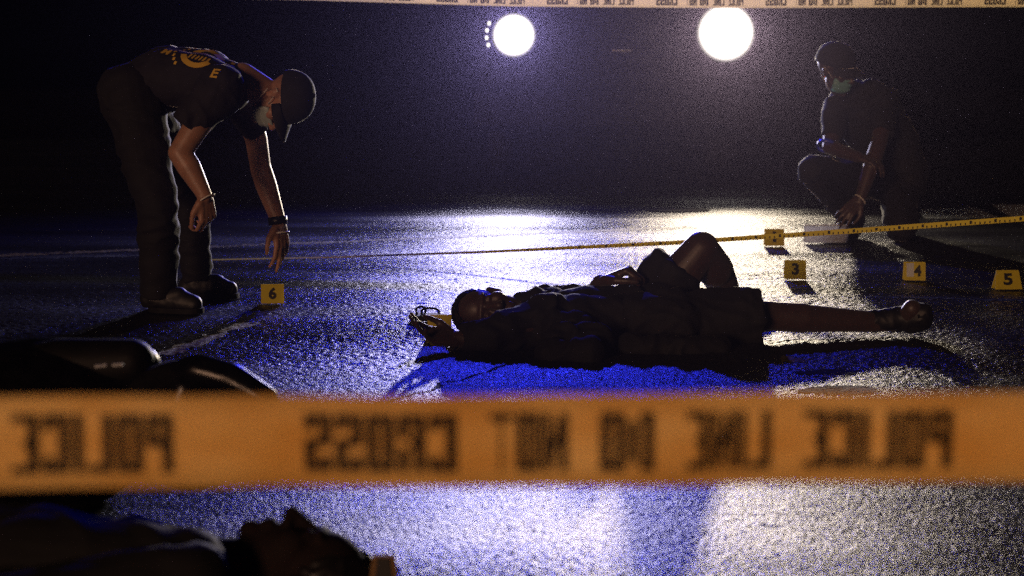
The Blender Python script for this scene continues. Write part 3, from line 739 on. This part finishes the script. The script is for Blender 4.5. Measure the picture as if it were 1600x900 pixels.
# ---------------------------------------------------------------- numbered evidence markers
def marker(num, px0, px1, py0, py1, label, tilt=0.0, sticker=False, trap=.0, fs=.62):
    pm = G((px0 + px1) / 2, py1); d = pm.y; wd = (px1 - px0) * d / F; ht = (py1 - py0) * d / F * 1.02
    t = empty('evidence_marker', (pm.x, pm.y, 0), label, 'evidence marker', 'numbered yellow evidence markers on the road')
    Mx = Matrix.Translation(pm) @ Matrix.Rotation(tilt, 4, 'Z')
    lean = .3 * ht; th = .0025
    def panel(name, s):
        bm = bmesh.new(); q = []
        y0 = 0 if s < 0 else 2 * lean
        for off in (0, th):
            for x, z in ((-.5, 0), (.5, 0), (.5 - trap, 1), (-.5 + trap, 1)):
                yy = (y0 + (lean - y0) * z) + (off * (1 if s < 0 else -1)) * (.96 if z else 1)
                q.append(bm.verts.new(Mx @ Vector((x * wd, yy, .002 + z * (ht - (0 if s < 0 else .003))))))
        for f in ((0, 1, 2, 3), (4, 5, 6, 7), (0, 1, 5, 4), (1, 2, 6, 5), (2, 3, 7, 6), (3, 0, 4, 7)): bm.faces.new([q[i] for i in f])
        return from_bm(name, bm, M_MARK, t)
    fp = panel('front_panel', -1); panel('back_panel', 1)
    face = lambda u, v, o: Mx @ Vector((u * wd, lean * v - o, .002 + v * ht))
    cu = .14 if sticker else 0
    bm = bmesh.new(); hw = .17 if num != '1' else .09
    text_into(bm, num, lambda x, y: face(cu + (x - .5) * 2 * hw, .22 + y * fs, .0012), .045 if num != '1' else .01)
    from_bm('number', bm, M_INK, fp)
    if sticker:
        bm = bmesh.new(); bm.faces.new([bm.verts.new(face(u, v, .001)) for u, v in ((-.36, .2), (-.03, .2), (-.03, .93), (-.36, .93))]); from_bm('sticker', bm, M_WHITE, fp)
    return t
marker('6', 408, 444, 446, 475, 'yellow evidence marker reading 6 below the bending person\'s hand', .12)
marker('3', 1226, 1260, 408, 437, 'yellow evidence marker reading 3 right of the raised knee', -.05)
marker('4', 1412, 1446, 411, 439, 'yellow evidence marker reading 4 with a pale sticker', -.12, True)
marker('5', 1554, 1598, 424, 453, 'yellow evidence marker reading 5 near the right edge', .05, trap=.09)
marker('1', 1195, 1226, 359, 385, 'yellow evidence marker reading 1 behind the measuring tape', 0)
marker('2', 668, 706, 494, 526, 'yellow evidence marker half hidden behind the lying person\'s hand', .05)

# the small orange-edged thing beside the nearest head
M_DULL = mat('dull_orange_plastic', (.22, .11, .02), .6)
c = W(600, 905, 2.55)
t = empty('evidence_marker', (c.x, c.y, 0), 'orange-edged evidence marker beside the nearest head at the bottom edge', 'evidence marker', 'numbered yellow evidence markers on the road')
for nm, s in (('front_panel', 1), ('back_panel', -1)):
    bm = bmesh.new()
    q = [bm.verts.new((c.x + x, c.y + y * s, z)) for y0 in (0, .003) for x, y, z in ((-.03, .03 + y0, .002), (.03, .03 + y0, .002), (.017, .0015 + y0 * .9, .104), (-.017, .0015 + y0 * .9, .104))]
    for f in ((0, 1, 2, 3), (4, 5, 6, 7), (0, 1, 5, 4), (1, 2, 6, 5), (2, 3, 7, 6), (3, 0, 4, 7)): bm.faces.new([q[i] for i in f])
    q_ = from_bm(nm, bm, M_DULL, t)
    if s > 0: pass
    else:
        bm = bmesh.new(); bm.faces.new([bm.verts.new((c.x + x, c.y + y * s - .0052, z)) for x, y, z in ((-.02, .03, .004), (.02, .03, .004), (.0105, .0025, .101), (-.0105, .0025, .101))]); from_bm('sticker', bm, M_INK, q_)  # dark patch painted as shade on the face, leaving the edges bright

# ---------------------------------------------------------------- flip-flop beside the lying man's hand
c = G(666, 507)
ff = empty('flip_flop', c, 'black flip-flop slipper beside the lying person\'s head, strap standing up', 'flip-flop')
bm = bmesh.new(); rows = []
for z in (.002, .02):
    row = []
    for i in range(32):
        a = 2 * math.pi * i / 32; f = math.cos(a)
        row.append(bm.verts.new((c.x + .062 * math.copysign(abs(f) ** .75, f), c.y + .105 + .0 + (.042 + .006 * f) * math.sin(a), z)))
    rows.append(row)
for i in range(32): bm.faces.new((rows[0][i], rows[0][(i + 1) % 32], rows[1][(i + 1) % 32], rows[1][i]))
bm.faces.new(rows[0]); bm.faces.new(rows[1])
sole = from_bm('sole', bm, M_RUB, ff)
def loop(x0, x1, y0, y1, h):
    bm = bmesh.new(); pts = []
    for i in range(15):
        a = math.pi * i / 14; pts.append((c.x + x0 + (x1 - x0) * (1 - math.cos(a)) / 2 - .006 * math.sin(2 * a), c.y + .105 + y0 + (y1 - y0) * i / 14, .018 + h * math.sin(a) ** .7))
    tube(bm, pts, .0042, 8); from_bm('strap', bm, M_RUB, ff, True)
loop(-.038, -.012, 0, .03, .028); loop(-.02, .04, 0, -.03, .027)

# ---------------------------------------------------------------- pale evidence bag under the kneeling man's hand
d = 8.5
eb = empty('evidence_bag', G(1292, 382), 'pale frosted evidence bag on the road under the kneeling person\'s hand', 'bag')
bm = bmesh.new(); q0, q1 = G(1257, 381), G(1327, 381)
n = 14; g = [[], []]
for lay in (0, 1):
    for j in range(7):
        row = []; v_ = j / 6
        for i in range(n + 1):
            u = i / n; b = math.sin(math.pi * u) ** .5 * (1 - v_) * .035 + .002
            wob = noise.noise(Vector((u * 5, v_ * 3, lay * 4))) * .006
            row.append(bm.verts.new((q0.x + (q1.x - q0.x) * (u + (.02 * v_ if i in (0, n) else 0)), q0.y + .04 + (-b if lay == 0 else b) + wob, .004 + v_ * .085 + wob * v_)))
        g[lay].append(row)
    for j in range(6):
        for i in range(n): bm.faces.new((g[lay][j][i], g[lay][j][i + 1], g[lay][j + 1][i + 1], g[lay][j + 1][i]))
for j in range(6):
    for i in (0, n): bm.faces.new((g[0][j][i], g[0][j + 1][i], g[1][j + 1][i], g[1][j][i]))
for i in range(n):
    for j in (0, 6): bm.faces.new((g[0][j][i], g[0][j][i + 1], g[1][j][i + 1], g[1][j][i]))
from_bm('pouch', bm, M_BAG, eb, True)
bm = bmesh.new(); box(bm, (q0.x + .002, q0.y + .034, .0905), (q1.x + .002, q0.y + .047, .097), .002); from_bm('seal_strip', bm, M_WHITE, eb)

# ---------------------------------------------------------------- measuring tape
mt = empty('measuring_tape', G(490, 403), 'yellow measuring tape stretched low across the road behind the lying person', 'measuring tape')
key = [(330, 406, 7.75, .0), (500, 402.5, 7.85, .05), (760, 393.5, 7.55, .25), (1060, 379, 7.15, .6), (1330, 361, 6.75, .9), (1600, 341.5, 6.35, 1.0), (1800, 326, 6.1, 1.0)]
TW = .0205
def tape_at(s):
    s = min(max(s, 0), .9999) * (len(key) - 1); i = int(s); f = s - i
    p = W(*key[i][:3]).lerp(W(*key[i + 1][:3]), f); p.z = max(p.z, .006); a = key[i][3] + (key[i + 1][3] - key[i][3]) * f
    return p, a
bm = bmesh.new(); rows = []
for i in range(121):
    p, a = tape_at(i / 120); an = a * math.pi / 2 * .93 + .1
    up = Vector((0, math.cos(an), math.sin(an))); nn = Vector((0, -math.sin(an), math.cos(an)))
    rows.append([bm.verts.new(p + up * s * TW / 2 + nn * o) for s, o in ((-1, -.0004), (1, -.0004), (1, .0004), (-1, .0004))])
for A_, B_ in zip(rows, rows[1:]):
    for k in range(4): bm.faces.new((A_[k], A_[(k + 1) % 4], B_[(k + 1) % 4], B_[k]))
bm.faces.new(rows[0]); bm.faces.new(rows[-1])
rb = from_bm('ribbon', bm, M_RULE, mt)
bm = bmesh.new()
for i in range(150):
    s0 = .3 + i * .0046; p, a = tape_at(s0); p2_, _ = tape_at(s0 + (.0012 if i % 5 else .0024)); an = a * math.pi / 2 * .93 + .1
    up = Vector((0, math.cos(an), math.sin(an))); nn = Vector((0, -math.sin(an), math.cos(an)))
    lo, hi = ((-.42, .0) if i % 5 else (-.3, .3))
    bm.faces.new([bm.verts.new(q + up * TW * k + nn * .0011) for q, k in ((p, lo), (p2_, lo), (p2_, hi), (p, hi))])
tk = from_bm('graduation', bm, M_INK, rb); tk['kind'] = 'stuff'

# ---------------------------------------------------------------- barrier tapes (printed text seen from behind, so mirrored)
def barrier(name, label, key, width, words, m, lean=0.0):
    """key = [(px centre, py centre, distance)], words = [(text, px left, px right)]"""
    o = empty(name, W(*key[len(key) // 2]), label, 'barrier tape')
    P = [W(*k) for k in key]
    def at(px, v, off=0):
        for i in range(len(key) - 1):
            if px <= key[i + 1][0] or i == len(key) - 2:
                f = (px - key[i][0]) / (key[i + 1][0] - key[i][0]); p = P[i].lerp(P[i + 1], f); break
        wv = .0035 * math.sin(px * .006 + v) + .002 * math.sin(px * .017)
        return p + Vector((0, wv + v * lean - off, v * width))
    bm = bmesh.new(); n = 160; x0, x1 = key[0][0], key[-1][0]; rows = []
    for i in range(n + 1):
        px = x0 + (x1 - x0) * i / n
        rows.append([bm.verts.new(at(px, v, f)) for v, f in ((-.5, 0), (-.17, 0), (.17, 0), (.5, 0), (.5, -.0006), (.17, -.0006), (-.17, -.0006), (-.5, -.0006))])
    for A_, B_ in zip(rows, rows[1:]):
        for k in range(8): bm.faces.new((A_[k], A_[(k + 1) % 8], B_[(k + 1) % 8], B_[k]))
    bm.faces.new(rows[0]); bm.faces.new(rows[-1])
    strip = from_bm('strip', bm, m, o, True)
    for txt, a, b in words:
        bm = bmesh.new(); block_into(bm, txt, lambda x, y: at(b + (a - b) * x, -.33 + .64 * y, .0016))
        from_bm('lettering', bm, M_INK2, strip)
    return o
W1 = [('POLICE', 1255, 1488), ('LINE', 1072, 1205), ('DO', 937, 1022), ('NOT', 765, 888), ('CROSS', 475, 715), ('POLICE', 18, 270), ('LINE', -160, -30), ('CROSS', 1690, 1900)]
barrier('barrier_tape', 'wide blurred amber police line tape stretched across the view closest to the camera',
        [(-300, 694, 1.3), (0, 693, 1.31), (500, 690, 1.32), (1000, 687, 1.32), (1600, 684, 1.33), (1950, 682, 1.34)], .0755, W1, M_TAPE)
W2 = []
x = 1690
while x > 420:
    P_ = 171
    for txt, a, b in (('POLICE', 122, 146), ('LINE', 98, 116), ('DO', 78, 91), ('NOT', 56, 73), ('CROSS', 10, 43)):
        k = 1.0
        W2.append((txt, x - P_ + a + 10, x - P_ + b + 10))
    x -= P_
barrier('barrier_tape', 'thin pale police line tape along the top edge behind the people',
        [(300, -14, 9.9), (480, -10, 9.8), (800, -.5, 9.5), (1130, 2, 9.4), (1600, 0, 9.3), (1800, -2, 9.3)], .0755, W2, M_TAPE2)

# ---------------------------------------------------------------- fallen scooter at the left edge
sc_ = empty('motor_scooter', G(120, 790), 'black motor scooter lying on its side at the left edge above the near figure', 'motor scooter')
blob('body_panel', [E_(W(70, 640, 3.4), (.28, .2, .15)), C_(W(215, 575, 3.35), .05, W(60, 590, 3.4), .085), C_(W(160, 700, 3.3), .09, W(-150, 690, 3.4), .12),
     C_(W(205, 590, 3.35), .055, W(170, 720, 3.3), .07), C_(W(160, 745, 3.3), .05, W(-150, 735, 3.35), .08)], M_GLOSS, sc_, .007, 10)
blob('seat', [C_(W(206, 566, 3.33), .048, W(95, 572, 3.36), .058), C_(W(95, 572, 3.36), .056, W(-80, 600, 3.4), .06)], M_VINYL, sc_, .006, 10)
wc = W(296, 662, 3.25); ax = Vector((.3, -.72, .62)).normalized(); u_ = ax.orthogonal().normalized(); v_ = ax.cross(u_)
bm = bmesh.new(); tube(bm, [wc + (u_ * math.cos(a) + v_ * math.sin(a)) * .1 for a in [2 * math.pi * k / 48 for k in range(48)]], .042, 14, closed=True)
wh = from_bm('wheel', bm, M_RUB, sc_, True)
bm = bmesh.new(); tube(bm, [wc + (u_ * math.cos(a) + v_ * math.sin(a)) * .066 for a in [2 * math.pi * k / 40 for k in range(40)]], .009, 8, closed=True)
for k in range(5):
    a = 2 * math.pi * k / 5; tube(bm, [wc + (u_ * math.cos(a) + v_ * math.sin(a)) * r for r in (.012, .066)], .008, 6)
cyl(bm, wc - ax * .03, .02, wc + ax * .03, .02); from_bm('rim', bm, M_GLOSS, wh, True)
fe = [C_(W(262, 592, 3.3), .03, W(310, 578, 3.28), .034), C_(W(310, 578, 3.28), .034, W(360, 592, 3.27), .034), C_(W(360, 592, 3.27), .034, W(415, 622, 3.25), .026), C_(W(415, 622, 3.25), .026, W(432, 650, 3.24), .02),
      C_(W(300, 585, 3.3), .04, W(280, 650, 3.3), .05)]
blob('front_fender', fe, M_GLOSS, sc_, .006, 10)
bm = bmesh.new(); tube(bm, [wc + ax * .06, W(270, 660, 3.3), W(170, 690, 3.35)], .018, 10); from_bm('fork', bm, M_GLOSS, sc_, True)
bm = bmesh.new()
for k, (a, b) in enumerate(((148, 158), (159, 166), (175, 192))):
    vs = [W(a, 570.5 - k, 3.17), W(b, 569.5 - k, 3.17), W(b, 574 - k, 3.165), W(a, 575 - k, 3.165)]
    f = bm.faces.new([bm.verts.new(q) for q in vs]); r = bmesh.ops.extrude_face_region(bm, geom=[f])
    for g_ in r['geom']:
        if isinstance(g_, bmesh.types.BMVert): g_.co.y += .003
from_bm('reflector', bm, M_WHITE, sc_)

# ---------------------------------------------------------------- night haze lit by the headlights
bm = bmesh.new(); box(bm, (-150, -150, -1), (150, 150, 4.2))
hz = bpy.data.materials.new('haze'); hz.use_nodes = True; hz.cycles.volume_sampling = 'EQUIANGULAR'; t = hz.node_tree; t.nodes.clear()
o_ = t.nodes.new('ShaderNodeOutputMaterial'); pv = t.nodes.new('ShaderNodeVolumePrincipled')
pv.inputs['Density'].default_value = HAZE; pv.inputs['Color'].default_value = (.7, .6, 1, 1); pv.inputs['Anisotropy'].default_value = .88
t.links.new(pv.outputs[0], o_.inputs['Volume'])
tag(from_bm('haze', bm, hz), kind='stuff')
